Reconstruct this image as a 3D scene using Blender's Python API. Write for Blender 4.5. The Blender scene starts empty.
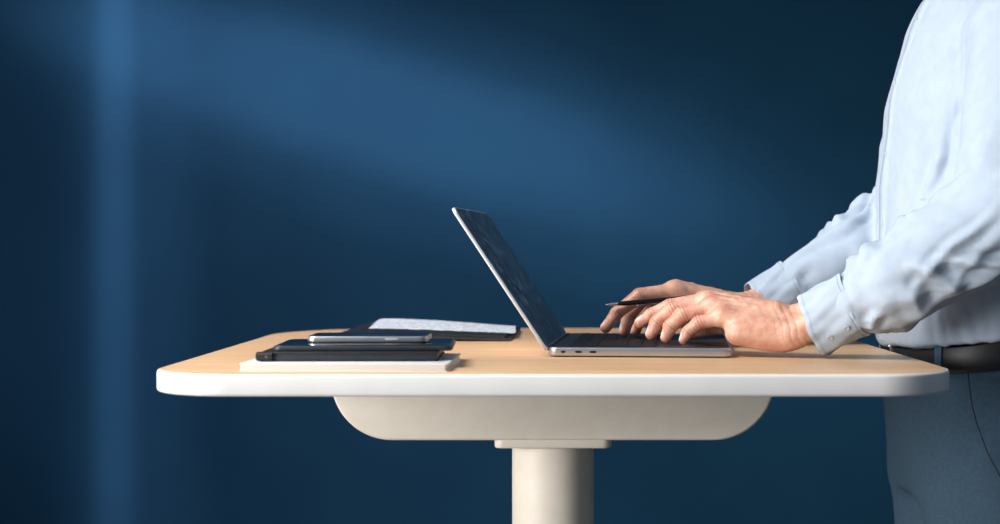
import bpy, bmesh, math, random
import numpy as np
from mathutils import Vector, Matrix
from mathutils.bvhtree import BVHTree
random.seed(4)
scene = bpy.context.scene
scene.view_settings.view_transform = 'Standard'
scene.view_settings.look = 'None'
COL = scene.collection

# ------------------------------------------------------------------ materials
def s2l(h):
    h = h.lstrip('#')
    c = [int(h[i:i+2], 16) / 255 for i in (0, 2, 4)]
    return tuple(((v / 12.92) if v <= 0.04045 else ((v + 0.055) / 1.055) ** 2.4) for v in c) + (1,)

def mat(name, col, rough=0.6, col2=None, nscale=20, stretch=(1, 1, 1), bump=0.0, bscale=200, metallic=0.0,
        sheen=0.0, sss=0.0, coat=0.0, spec=0.5, detail=4):
    m = bpy.data.materials.new(name)
    m.use_nodes = True
    nt = m.node_tree
    b = nt.nodes['Principled BSDF']
    b.inputs['Roughness'].default_value = rough
    b.inputs['Metallic'].default_value = metallic
    b.inputs['Specular IOR Level'].default_value = spec
    b.inputs['Sheen Weight'].default_value = sheen
    b.inputs['Coat Weight'].default_value = coat
    tc = nt.nodes.new('ShaderNodeTexCoord')
    mp = nt.nodes.new('ShaderNodeMapping')
    mp.inputs['Scale'].default_value = stretch
    nt.links.new(tc.outputs['Object'], mp.inputs['Vector'])
    n = nt.nodes.new('ShaderNodeTexNoise')
    n.inputs['Scale'].default_value = nscale
    n.inputs['Detail'].default_value = detail
    nt.links.new(mp.outputs['Vector'], n.inputs['Vector'])
    r = nt.nodes.new('ShaderNodeValToRGB')
    c1 = s2l(col)
    c2 = s2l(col2) if col2 else tuple(v * 0.93 for v in c1[:3]) + (1,)
    r.color_ramp.elements[0].position = 0.35
    r.color_ramp.elements[1].position = 0.65
    r.color_ramp.elements[0].color = c1
    r.color_ramp.elements[1].color = c2
    nt.links.new(n.outputs['Fac'], r.inputs['Fac'])
    nt.links.new(r.outputs['Color'], b.inputs['Base Color'])
    if bump:
        n2 = nt.nodes.new('ShaderNodeTexNoise')
        n2.inputs['Scale'].default_value = bscale
        n2.inputs['Detail'].default_value = 5
        nt.links.new(mp.outputs['Vector'], n2.inputs['Vector'])
        bp = nt.nodes.new('ShaderNodeBump')
        bp.inputs['Strength'].default_value = bump
        bp.inputs['Distance'].default_value = 0.002
        nt.links.new(n2.outputs['Fac'], bp.inputs['Height'])
        nt.links.new(bp.outputs['Normal'], b.inputs['Normal'])
    return m

M_wall = mat('painted_wall', '#1a455c', 0.85, '#184158', 3, bump=0.03, bscale=60, spec=0.08)
M_floor = mat('dark_carpet', '#1c2328', 0.95, '#151a1e', 60, bump=0.4, bscale=300)
M_wood = mat('pale_oak_veneer', '#e8c298', 0.42, '#dbae80', 12, (0.4, 12, 1), bump=0.03, bscale=60, detail=8)
M_edge = mat('white_laminate_edge', '#f0efeb', 0.4, '#ecebe7', 30)
M_steel = mat('cream_powder_coat', '#eae0d1', 0.5, '#e6dbcb', 50, bump=0.05, bscale=900)
M_alu = mat('silver_aluminium', '#c9ccd0', 0.33, '#c2c5ca', 50, metallic=0.85)
M_aluedge = mat('polished_aluminium_edge', '#e6e8ea', 0.35, '#dfe2e5', 50, metallic=0.5)
M_deck = mat('dark_deck_metal', '#3c4046', 0.4, '#383c42', 50, metallic=0.5)
M_key = mat('black_keyboard_plastic', '#101215', 0.55, '#0c0d10', 80)
M_port = mat('port_cavity', '#0a0a0b', 0.6)
M_black = mat('black_leatherette', '#15181d', 0.5, '#1b1f25', 60, bump=0.15, bscale=500)
M_grey = mat('charcoal_cover', '#2b3036', 0.45, '#262b30', 60, bump=0.1, bscale=500)
M_paper = mat('white_paper', '#e4e6e8', 0.8, '#dcdfe2', 20)
M_pages = mat('page_block', '#e0ded9', 0.8, '#d6d3ce', 30, (0.3, 0.3, 60))
M_phone = mat('dark_glass', '#14171c', 0.12, coat=0.4)
M_pen = mat('black_pen_lacquer', '#101114', 0.25, coat=0.5)
M_chrome = mat('chrome_metal', '#d9dadd', 0.25, metallic=0.9)
M_brass = mat('brass_metal', '#a8905f', 0.35, metallic=1.0)
M_shirt = mat('light_blue_cotton', '#b1bfce', 0.9, '#abb9c9', 60, bump=0.10, bscale=900, sheen=0.05, spec=0.08)
M_cuff = mat('light_blue_cotton_cuff', '#b3c1d0', 0.9, '#adbbcb', 60, bump=0.08, bscale=900, sheen=0.05, spec=0.08)
M_seam = mat('shirt_stitching', '#8f9fb0', 0.9)
M_button = mat('pearl_button', '#c0cad4', 0.3)
M_trouser = mat('blue_grey_wool', '#44596a', 0.95, '#3f5363', 200, bump=0.12, bscale=1200, spec=0.1)
M_tseam = mat('trouser_seam', '#2b3b48', 0.9)
M_belt = mat('black_belt_leather', '#0d0f12', 0.5, '#121418', 90, bump=0.04, bscale=400)
M_shoe = mat('black_shoe_leather', '#121212', 0.3)
M_hair = mat('brown_hair', '#2b2019', 0.7, '#1d1510', 80, (1, 1, 0.2), bump=0.6, bscale=300)

def skin_material():
    m = bpy.data.materials.new('skin')
    m.use_nodes = True
    nt = m.node_tree
    b = nt.nodes['Principled BSDF']
    at = nt.nodes.new('ShaderNodeAttribute'); at.attribute_name = 'tone'
    sep = nt.nodes.new('ShaderNodeSeparateColor')
    nt.links.new(at.outputs['Color'], sep.inputs['Color'])
    tc = nt.nodes.new('ShaderNodeTexCoord')
    n = nt.nodes.new('ShaderNodeTexNoise'); n.inputs['Scale'].default_value = 70; n.inputs['Detail'].default_value = 6
    nt.links.new(tc.outputs['Object'], n.inputs['Vector'])
    r = nt.nodes.new('ShaderNodeValToRGB')
    r.color_ramp.elements[0].position = 0.3; r.color_ramp.elements[1].position = 0.7
    r.color_ramp.elements[0].color = s2l('#ca9078'); r.color_ramp.elements[1].color = s2l('#e1b39c')
    nt.links.new(n.outputs['Fac'], r.inputs['Fac'])
    def mix(a, fac, col, mul=1.0):
        mx = nt.nodes.new('ShaderNodeMix'); mx.data_type = 'RGBA'
        mm = nt.nodes.new('ShaderNodeMath'); mm.operation = 'MULTIPLY'; mm.inputs[1].default_value = mul
        nt.links.new(fac, mm.inputs[0]); nt.links.new(mm.outputs[0], mx.inputs[0])
        nt.links.new(a, mx.inputs[6]); mx.inputs[7].default_value = s2l(col)
        return mx.outputs[2]
    c = mix(r.outputs['Color'], sep.outputs[0], '#bd6a55', 0.7)
    c = mix(c, sep.outputs[2], '#6d3a2a', 0.8)
    c = mix(c, sep.outputs[1], '#f1cfc2', 0.8)
    nt.links.new(c, b.inputs['Base Color'])
    b.inputs['Roughness'].default_value = 0.42
    b.inputs['Specular IOR Level'].default_value = 0.5
    b.inputs['Subsurface Weight'].default_value = 0.05
    b.inputs['Subsurface Radius'].default_value = (0.8, 0.3, 0.15)
    b.inputs['Subsurface Scale'].default_value = 0.003
    n2 = nt.nodes.new('ShaderNodeTexNoise'); n2.inputs['Scale'].default_value = 280; n2.inputs['Detail'].default_value = 6
    nt.links.new(tc.outputs['Object'], n2.inputs['Vector'])
    bp = nt.nodes.new('ShaderNodeBump'); bp.inputs['Strength'].default_value = 0.5; bp.inputs['Distance'].default_value = 0.0011
    nt.links.new(n2.outputs['Fac'], bp.inputs['Height']); nt.links.new(bp.outputs['Normal'], b.inputs['Normal'])
    return m
M_skin = skin_material()

def page_material():
    m = bpy.data.materials.new('printed_page')
    m.use_nodes = True
    nt = m.node_tree
    b = nt.nodes['Principled BSDF']; b.inputs['Roughness'].default_value = 0.8
    tc = nt.nodes.new('ShaderNodeTexCoord')
    sp = nt.nodes.new('ShaderNodeSeparateXYZ'); nt.links.new(tc.outputs['Object'], sp.inputs[0])
    w = nt.nodes.new('ShaderNodeMath'); w.operation = 'MULTIPLY'; w.inputs[1].default_value = 230
    nt.links.new(sp.outputs['Y'], w.inputs[0])
    s = nt.nodes.new('ShaderNodeMath'); s.operation = 'SINE'; nt.links.new(w.outputs[0], s.inputs[0])
    g = nt.nodes.new('ShaderNodeMath'); g.operation = 'GREATER_THAN'; g.inputs[1].default_value = 0.6
    nt.links.new(s.outputs[0], g.inputs[0])
    n = nt.nodes.new('ShaderNodeTexNoise'); n.inputs['Scale'].default_value = 110; n.inputs['Detail'].default_value = 2
    nt.links.new(tc.outputs['Object'], n.inputs['Vector'])
    g2 = nt.nodes.new('ShaderNodeMath'); g2.operation = 'GREATER_THAN'; g2.inputs[1].default_value = 0.47
    nt.links.new(n.outputs['Fac'], g2.inputs[0])
    mu = nt.nodes.new('ShaderNodeMath'); mu.operation = 'MULTIPLY'
    nt.links.new(g.outputs[0], mu.inputs[0]); nt.links.new(g2.outputs[0], mu.inputs[1])
    mx = nt.nodes.new('ShaderNodeMix'); mx.data_type = 'RGBA'
    nt.links.new(mu.outputs[0], mx.inputs[0])
    mx.inputs[6].default_value = s2l('#dfe6ee'); mx.inputs[7].default_value = s2l('#98a1aa')
    nt.links.new(mx.outputs[2], b.inputs['Base Color'])
    return m
M_print = page_material()

def screen_material():
    m = bpy.data.materials.new('dark_dusty_screen')
    m.use_nodes = True
    nt = m.node_tree
    b = nt.nodes['Principled BSDF']
    tc = nt.nodes.new('ShaderNodeTexCoord')
    n = nt.nodes.new('ShaderNodeTexNoise'); n.inputs['Scale'].default_value = 70; n.inputs['Detail'].default_value = 7
    nt.links.new(tc.outputs['Object'], n.inputs['Vector'])
    r = nt.nodes.new('ShaderNodeValToRGB')
    r.color_ramp.elements[0].position = 0.50; r.color_ramp.elements[1].position = 0.64
    r.color_ramp.elements[0].color = s2l('#3a5061'); r.color_ramp.elements[1].color = s2l('#7590a6')
    nt.links.new(n.outputs['Fac'], r.inputs['Fac']); nt.links.new(r.outputs['Color'], b.inputs['Base Color'])
    b.inputs['Roughness'].default_value = 0.3
    return m
M_screen = screen_material()

# ------------------------------------------------------------------ helpers
def new_obj(name, me, m=None, parent=None, label=None, category=None, smooth=False):
    o = bpy.data.objects.new(name, me)
    COL.objects.link(o)
    if m is not None and me is not None:
        me.materials.append(m)
    if parent is not None:
        o.parent = parent
    if label: o['label'] = label
    if category: o['category'] = category
    if smooth and me is not None:
        me.polygons.foreach_set('use_smooth', [True] * len(me.polygons))
    return o

def empty(name, loc, label, category, rot=0.0):
    e = bpy.data.objects.new(name, None)
    e.empty_display_size = 0.05
    COL.objects.link(e)
    e.location = loc
    e.rotation_euler = (0, 0, rot)
    e['label'] = label; e['category'] = category
    return e

def rr_outline(x0, x1, y0, y1, r, seg=10, rb=None):
    rb = r if rb is None else rb      # rb: radius of the two corners on the y1 side
    pts = []
    for cx, cy, a0, q in ((x1 - rb, y1 - rb, 0, rb), (x0 + rb, y1 - rb, 90, rb), (x0 + r, y0 + r, 180, r), (x1 - r, y0 + r, 270, r)):
        for i in range(seg + 1):
            a = math.radians(a0 + 90 * i / seg)
            pts.append((cx + q * math.cos(a), cy + q * math.sin(a)))
    return pts

def slab_mesh(name, outline, z0, z1, bev=0.0, bseg=3, mtx=None):
    bm = bmesh.new()
    vs = [bm.verts.new((x, y, z0)) for x, y in outline]
    f = bm.faces.new(vs)
    r = bmesh.ops.extrude_face_region(bm, geom=[f])
    for v in r['geom']:
        if isinstance(v, bmesh.types.BMVert): v.co.z = z1
    bmesh.ops.recalc_face_normals(bm, faces=bm.faces)
    if bev:
        es = [e for e in bm.edges if abs(e.verts[0].co.z - e.verts[1].co.z) < 1e-7]
        bmesh.ops.bevel(bm, geom=es, offset=bev, segments=bseg, profile=0.5, affect='EDGES')
    if mtx is not None: bmesh.ops.transform(bm, matrix=mtx, verts=bm.verts)
    me = bpy.data.meshes.new(name)
    bm.to_mesh(me); bm.free()
    for p in me.polygons: p.use_smooth = len(p.vertices) == 4 and p.area < 0.01
    me.set_sharp_from_angle(angle=math.radians(40))
    return me

def rbox(name, x0, x1, y0, y1, z0, z1, r=0.004, bev=0.001, mtx=None, seg=6):
    return slab_mesh(name, rr_outline(x0, x1, y0, y1, r, seg), z0, z1, bev, 3, mtx)

def lathe(name, prof, seg=64, mtx=None):
    bm = bmesh.new()
    rings = []
    for r, z in prof:
        rings.append([bm.verts.new((r * math.cos(2 * math.pi * i / seg), r * math.sin(2 * math.pi * i / seg), z)) for i in range(seg)])
    for a, b in zip(rings, rings[1:]):
        for i in range(seg):
            bm.faces.new((a[i], a[(i + 1) % seg], b[(i + 1) % seg], b[i]))
    bm.faces.new(list(reversed(rings[0]))); bm.faces.new(rings[-1])
    bmesh.ops.recalc_face_normals(bm, faces=bm.faces)
    if mtx is not None: bmesh.ops.transform(bm, matrix=mtx, verts=bm.verts)
    me = bpy.data.meshes.new(name); bm.to_mesh(me); bm.free()
    for p in me.polygons: p.use_smooth = len(p.vertices) == 4
    me.set_sharp_from_angle(angle=math.radians(40))
    return me

def tube(name, pts, rad, seg=8, flat=1.0):
    bm = bmesh.new(); rings = []
    P = [Vector(p) for p in pts]
    for i, p in enumerate(P):
        t = (P[min(i + 1, len(P) - 1)] - P[max(i - 1, 0)]).normalized()
        up = Vector((0, 0, 1)) if abs(t.z) < 0.9 else Vector((0, 1, 0))
        u = t.cross(up).normalized(); v = u.cross(t).normalized()
        rings.append([bm.verts.new(p + u * rad * math.cos(2 * math.pi * k / seg) + v * rad * flat * math.sin(2 * math.pi * k / seg)) for k in range(seg)])
    for a, b in zip(rings, rings[1:]):
        for k in range(seg):
            bm.faces.new((a[k], a[(k + 1) % seg], b[(k + 1) % seg], b[k]))
    bm.faces.new(rings[0]); bm.faces.new(rings[-1])
    bmesh.ops.recalc_face_normals(bm, faces=bm.faces)
    me = bpy.data.meshes.new(name); bm.to_mesh(me); bm.free()
    for p in me.polygons: p.use_smooth = True
    return me

# ------------------------------------------------------------------ SDF + surface nets
def grid(lo, hi, h):
    ax = [np.arange(lo[i], hi[i] + h, h, dtype=np.float32) for i in range(3)]
    return ax[0][:, None, None], ax[1][None, :, None], ax[2][None, None, :]

def rc(G, a, b, ra, rb):
    X, Y, Z = G
    a = np.array(a, dtype=np.float32); b = np.array(b, dtype=np.float32)
    ab = b - a; L2 = float(ab @ ab) + 1e-12
    t = ((X - a[0]) * ab[0] + (Y - a[1]) * ab[1] + (Z - a[2]) * ab[2]) / L2
    t = np.clip(t, 0, 1)
    dx = X - a[0] - t * ab[0]; dy = Y - a[1] - t * ab[1]; dz = Z - a[2] - t * ab[2]
    return np.sqrt(dx * dx + dy * dy + dz * dz) - (ra + (rb - ra) * t)

def ell(G, c, r):
    X, Y, Z = G
    q = np.sqrt(((X - c[0]) / r[0]) ** 2 + ((Y - c[1]) / r[1]) ** 2 + ((Z - c[2]) / r[2]) ** 2)
    return (q - 1) * min(r)

def smin(a, b, k):
    if k <= 0: return np.minimum(a, b)
    h = np.clip(0.5 + 0.5 * (b - a) / k, 0, 1)
    return b + (a - b) * h - k * h * (1 - h)

def smax(a, b, k): return -smin(-a, -b, k)

def nets(F, G, h):
    F = F.astype(np.float32).copy()
    for s in (0, -1):
        F[s, :, :] = np.maximum(F[s, :, :], h * 0.3)
        F[:, s, :] = np.maximum(F[:, s, :], h * 0.3)
        F[:, :, s] = np.maximum(F[:, :, s], h * 0.3)
    lo = np.array([G[0].ravel()[0], G[1].ravel()[0], G[2].ravel()[0]])
    n = F.shape; I = F < 0
    shp = tuple(v - 1 for v in n)
    acc = np.zeros(shp + (3,), dtype=np.float32); cnt = np.zeros(shp, dtype=np.float32)
    quads = []
    crosses = []
    for ax in range(3):
        s0 = [slice(None)] * 3; s1 = [slice(None)] * 3
        s0[ax] = slice(0, -1); s1[ax] = slice(1, None)
        A_ = F[tuple(s0)]; B_ = F[tuple(s1)]
        m = I[tuple(s0)] != I[tuple(s1)]
        idx = np.argwhere(m)
        t = A_[m] / (A_[m] - B_[m])
        pos = idx.astype(np.float32); pos[:, ax] += t
        crosses.append((ax, idx, I[tuple(s0)][m]))
        o1, o2 = [(1, 2), (2, 0), (0, 1)][ax]
        for d1 in (0, -1):
            for d2 in (0, -1):
                c = idx.copy(); c[:, o1] += d1; c[:, o2] += d2
                ok = (c[:, o1] >= 0) & (c[:, o2] >= 0) & (c[:, o1] < shp[o1]) & (c[:, o2] < shp[o2])
                cc = c[ok]
                np.add.at(acc, (cc[:, 0], cc[:, 1], cc[:, 2]), pos[ok])
                np.add.at(cnt, (cc[:, 0], cc[:, 1], cc[:, 2]), 1)
    mask = cnt > 0
    ids = -np.ones(shp, dtype=np.int64)
    ids[mask] = np.arange(int(mask.sum()))
    V = acc[mask] / cnt[mask][:, None] * h + lo
    for ax, idx, ins in crosses:
        o1, o2 = [(1, 2), (2, 0), (0, 1)][ax]
        ok = (idx[:, o1] >= 1) & (idx[:, o2] >= 1) & (idx[:, o1] < shp[o1]) & (idx[:, o2] < shp[o2])
        idx = idx[ok]; ins = ins[ok]
        q = []
        for d1, d2 in ((-1, -1), (0, -1), (0, 0), (-1, 0)):
            c = idx.copy(); c[:, o1] += d1; c[:, o2] += d2
            q.append(ids[c[:, 0], c[:, 1], c[:, 2]])
        q = np.stack(q, 1)
        q[~ins] = q[~ins][:, ::-1]
        quads.append(q)
    return V, np.concatenate(quads)

def mesh_from(name, V, Q):
    me = bpy.data.meshes.new(name)
    me.from_pydata(V.tolist(), [], Q.tolist())
    me.polygons.foreach_set('use_smooth', [True] * len(me.polygons))
    me.update()
    return me

def smooth_verts(V, Q, it=2, lam=0.5):
    e = np.concatenate([Q[:, [0, 1]], Q[:, [1, 2]], Q[:, [2, 3]], Q[:, [3, 0]]])
    for _ in range(it):
        S = np.zeros_like(V); C = np.zeros(len(V))
        np.add.at(S, e[:, 0], V[e[:, 1]]); np.add.at(S, e[:, 1], V[e[:, 0]])
        np.add.at(C, e[:, 0], 1); np.add.at(C, e[:, 1], 1)
        V = V + lam * (S / np.maximum(C, 1)[:, None] - V)
    return V

def normals(V, Q):
    n = np.cross(V[Q[:, 2]] - V[Q[:, 0]], V[Q[:, 3]] - V[Q[:, 1]])
    N = np.zeros_like(V)
    for i in range(4): np.add.at(N, Q[:, i], n)
    return N / (np.linalg.norm(N, axis=1, keepdims=True) + 1e-12)

def seg_dist(V, a, b):
    a = np.array(a); b = np.array(b); ab = b - a
    t = np.clip(((V - a) @ ab) / (ab @ ab + 1e-12), 0, 1)
    return np.linalg.norm(V - a - t[:, None] * ab, axis=1), t

def wavy(V, freq, seed, n=5):
    r = np.random.default_rng(seed)
    out = np.zeros(len(V))
    for i in range(n):
        k = r.normal(size=3) * freq
        out += np.sin(V @ k + r.uniform(0, 6.28))
    return out / n

# ================================================================== SETTING
WY = 4.6
def cube_mesh(name, c, s):
    bm = bmesh.new(); bmesh.ops.create_cube(bm, size=1)
    bmesh.ops.transform(bm, matrix=Matrix.Translation(c) @ Matrix.Diagonal((*s, 1)), verts=bm.verts)
    me = bpy.data.meshes.new(name); bm.to_mesh(me); bm.free(); return me
o = new_obj('wall_back', cube_mesh('wall_back', (0, WY + 0.05, 1.5), (9, 0.1, 3.0)), M_wall); o['kind'] = 'structure'
o = new_obj('floor', cube_mesh('floor', (0, 2.0, -0.05), (9, 5.2, 0.1)), M_floor); o['kind'] = 'structure'
o = new_obj('baseboard_back', rbox('baseboard_back', -4.5, 4.5, WY - 0.015, WY, 0.0, 0.09, 0.003, 0.002), M_wall); o['kind'] = 'structure'

# ================================================================== TABLE
TY0, TY1 = 1.517, 2.417
TC = (TY0 + TY1) / 2
TH = 0.4215
table = empty('standing_table', (0, TC, 0), 'pale wood standing table with white edge on a single cream column', 'table')
def tm(name, me, m, parent=table, **k):
    me.transform(Matrix.Translation((0, -TC, 0)))
    return new_obj(name, me, m, parent, **k)
tm('table_edge', slab_mesh('table_edge', rr_outline(-TH, TH, TY0, TY1, 0.09, 22, 0.21), 1.0268, 1.0496, 0.0034, 4), M_edge, label='white rounded laminate edge')
tm('tabletop', slab_mesh('tabletop', rr_outline(-TH + 0.003, TH - 0.003, TY0 + 0.003, TY1 - 0.003, 0.087, 22, 0.207), 1.044, 1.05, 0.0008, 2), M_wood, label='pale oak veneer tabletop')
def xz_extrude(name, pts, y0, y1, bev):
    bm = bmesh.new()
    f = bm.faces.new([bm.verts.new((x, y0, z)) for x, z in pts])
    r = bmesh.ops.extrude_face_region(bm, geom=[f])
    for v in r['geom']:
        if isinstance(v, bmesh.types.BMVert): v.co.y = y1
    bmesh.ops.recalc_face_normals(bm, faces=bm.faces)
    if bev:
        es = [e for e in bm.edges if abs(e.verts[0].co.y - e.verts[1].co.y) < 1e-7]
        bmesh.ops.bevel(bm, geom=es, offset=bev, segments=3, profile=0.5, affect='EDGES')
    me = bpy.data.meshes.new(name); bm.to_mesh(me); bm.free()
    for p in me.polygons: p.use_smooth = len(p.vertices) == 4
    me.set_sharp_from_angle(angle=math.radians(35))
    return me
hw, zt, zb, R = 0.282, 1.0268, 0.934, 0.078
pts = [(-hw, zt)]
for i in range(15):
    a = math.radians(180 + 90 * i / 14); pts.append((-hw + R + R * math.cos(a), zb + R + R * math.sin(a)))
for i in range(15):
    a = math.radians(270 + 90 * i / 14); pts.append((hw - R + R * math.cos(a), zb + R + R * math.sin(a)))
pts.append((hw, zt))
tm('support_frame', xz_extrude('support_frame', pts, 1.90, 2.04, 0.004), M_steel, label='cream steel support frame with rounded lower corners')
tm('mounting_plate', rbox('mounting_plate', -0.0745, 0.0745, 1.902, 2.038, 0.9235, 0.935, 0.012, 0.0025), M_steel)
me = lathe('column', [(0.0535, 0.02), (0.0535, 0.9235)], 96)
new_obj('column', me, M_steel, table, label='round cream steel column')
me = lathe('column_collar', [(0.062, 0.46), (0.064, 0.462), (0.064, 0.498), (0.062, 0.5)], 96)
new_obj('column_collar', me, M_steel, table)
me = slab_mesh('base_plate', rr_outline(-0.33, 0.33, -0.33, 0.33, 0.08, 16), 0.0, 0.022, 0.004, 3)
new_obj('base_plate', me, M_steel, table)

# ================================================================== LAPTOP
TZ = 1.05
laptop = empty('laptop', (-0.006, 1.758, TZ), 'open silver laptop with black keyboard and dark screen on the tabletop', 'laptop', math.radians(-5))
LW, LD = 0.304, 0.215
base = new_obj('laptop_base', rbox('laptop_base', 0, LD, 0, LW, 0.0012, 0.0113, 0.011, 0.0022, seg=8), M_alu, laptop, label='silver aluminium base')
new_obj('keyboard_deck', rbox('keyboard_deck', 0.003, LD - 0.003, 0.003, LW - 0.003, 0.0108, 0.01155, 0.009, 0.0002, seg=8), M_deck, base, label='dark metal deck around the keys')
bm = bmesh.new()
def add_box(bm, x0, x1, y0, y1, z0, z1):
    r = bmesh.ops.create_cube(bm, size=1)
    bmesh.ops.transform(bm, matrix=Matrix.Translation(((x0 + x1) / 2, (y0 + y1) / 2, (z0 + z1) / 2)) @ Matrix.Diagonal((x1 - x0, y1 - y0, z1 - z0, 1)), verts=r['verts'])
add_box(bm, 0.022, 0.128, 0.014, LW - 0.014, 0.0112, 0.01165)
rows = 6
for r_ in range(rows):
    x0 = 0.024 + r_ * 0.0172; d = 0.0148
    if r_ == rows - 1: widths = [1, 1, 1, 1.25, 5.2, 1.25, 1, 1, 1, 1]
    elif r_ == 0: widths = [1.4] + [1] * 12 + [1]
    elif r_ == 1: widths = [1] * 13 + [1.5]
    elif r_ == 2: widths = [1.5] + [1] * 13
    elif r_ == 3: widths = [1.8] + [1] * 11 + [1.8]
    else: widths = [2.3] + [1] * 10 + [2.3]
    tot = sum(widths); u = (LW - 0.032) / tot; y = 0.016
    for w in widths:
        add_box(bm, x0, x0 + d, y + 0.001, y + w * u - 0.001, 0.0116, 0.0124); y += w * u
me = bpy.data.meshes.new('keyboard'); bm.to_mesh(me); bm.free()
kb = new_obj('keyboard', me, M_key, base, label='black keyboard with flat keys')
new_obj('trackpad', rbox('trackpad', 0.137, 0.209, 0.09, 0.214, 0.0114, 0.0118, 0.004, 0.0001), M_deck, base)
for px, w in ((0.036, 0.009), (0.053, 0.009), (0.018, 0.006)):
    me = xz_extrude('usb_port', [(px + w/2*math.cos(a)*1.0 , 0.0062 + 0.0014*math.sin(a)) for a in [2*math.pi*i/16 for i in range(16)]], -0.0002, 0.004, 0.0)
    new_obj('port', me, M_port, base)
for fx, fy in ((0.02, 0.03), (0.02, LW - 0.03), (LD - 0.02, 0.03), (LD - 0.02, LW - 0.03)):
    me = lathe('rubber_foot', [(0.007, 0.0), (0.0075, 0.0015)], 20, Matrix.Translation((fx, fy, 0)))
    new_obj('rubber_foot', me, M_key, base)
lid_len = 0.202
ang = math.atan2(0.168, -0.112)
u = Vector((math.cos(ang), 0, math.sin(ang))); v = Vector((0, 1, 0)); nrm = u.cross(v).normalized()
if nrm.x < 0: nrm = -nrm
ML = Matrix(((u.x, v.x, nrm.x, 0.0), (u.y, v.y, nrm.y, 0), (u.z, v.z, nrm.z, 0.0085), (0, 0, 0, 1)))
lid = new_obj('laptop_lid', rbox('laptop_lid', 0.0, lid_len, 0, LW, -0.0042, 0.0, 0.010, 0.0012, ML, 8), M_aluedge, laptop, label='tilted silver lid')
new_obj('screen', rbox('screen', 0.004, lid_len - 0.0018, 0.0018, LW - 0.0018, -0.0006, 0.0005, 0.009, 0.0002, ML, 8), M_screen, lid, label='dark switched-off glossy screen with smudges')
new_obj('hinge', lathe('hinge', [(0.0042, 0.02), (0.0042, LW - 0.02)], 24, Matrix.Translation((0.002, 0, 0.0085)) @ Matrix.Rotation(-math.pi / 2, 4, 'X')), M_key, laptop)

# ================================================================== NOTEBOOK STACK
def thing(name, loc, rot, label, cat):
    return empty(name, loc, label, cat, math.radians(rot))
def notebook(name, loc, rot, w, d, t, mcover, label, cov=0.0013, r=0.004, pages=M_pages):
    e = thing(name, loc, rot, label, 'notebook')
    new_obj('back_cover', rbox('back_cover', -w/2, w/2, -d/2, d/2, 0, cov, r, cov * 0.35), mcover, e)
    new_obj('page_block', rbox('page_block', -w/2 + 0.001, w/2 - 0.0015, -d/2 + 0.0012, d/2 - 0.0012, cov, t - cov, 0.002, 0.0002), pages, e, label='block of white pages')
    new_obj('front_cover', rbox('front_cover', -w/2, w/2, -d/2, d/2, t - cov, t, r, cov * 0.35), mcover, e)
    return e
nb1 = notebook('notebook', (-0.2145, 1.628, TZ), -1.5, 0.216, 0.160, 0.0080, M_paper, 'white softcover notebook at the bottom of the stack', 0.0009, r=0.002)
nb2 = notebook('notebook.001', (-0.215, 1.642, TZ + 0.0080), 1, 0.186, 0.128, 0.0102, M_black, 'black hardcover notebook with pen loop, on a white notebook', 0.0022, 0.006, M_grey)
new_obj('spine', rbox('spine', -0.0945, -0.090, -0.064, 0.064, 0.0, 0.0102, 0.002, 0.0015), M_black, nb2)
new_obj('pen_loop', lathe('pen_loop', [(0.0035, 0), (0.0048, 0.001), (0.0048, 0.017), (0.0035, 0.018)], 20, Matrix.Translation((-0.0985, -0.062, 0.0055)) @ Matrix.Rotation(math.pi/2, 4, 'Y')), M_black, nb2)
new_obj('eyelet', lathe('eyelet', [(0.0010, 0), (0.0015, 0.0006)], 20, Matrix.Translation((-0.087, -0.0668, 0.0055)) @ Matrix.Rotation(math.pi/2, 4, 'X')), M_brass, nb2)
tb = thing('tablet', (-0.203, 1.652, TZ + 0.0182), 2, 'thin charcoal tablet lying on a black notebook', 'tablet')
new_obj('tablet_body', rbox('tablet_body', -0.096, 0.094, -0.063, 0.063, 0, 0.0056, 0.009, 0.0018), M_grey, tb)
new_obj('tablet_screen', rbox('tablet_screen', -0.093, 0.091, -0.060, 0.060, 0.0052, 0.0059, 0.007, 0.0002), M_phone, tb)
ph = thing('smartphone', (-0.203, 1.672, TZ + 0.0242), 0, 'dark smartphone with silver frame on top of the stack', 'smartphone')
new_obj('phone_frame', rbox('phone_frame', -0.066, 0.066, -0.034, 0.034, 0, 0.0070, 0.009, 0.002), M_alu, ph, label='silver metal frame')
new_obj('phone_screen', rbox('phone_screen', -0.0645, 0.0645, -0.0325, 0.0325, 0.0063, 0.0074, 0.008, 0.0003), M_phone, ph)
new_obj('side_button', rbox('side_button', 0.02, 0.034, -0.0347, -0.033, 0.0028, 0.0048, 0.0006, 0.0003), M_aluedge, ph)

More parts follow.
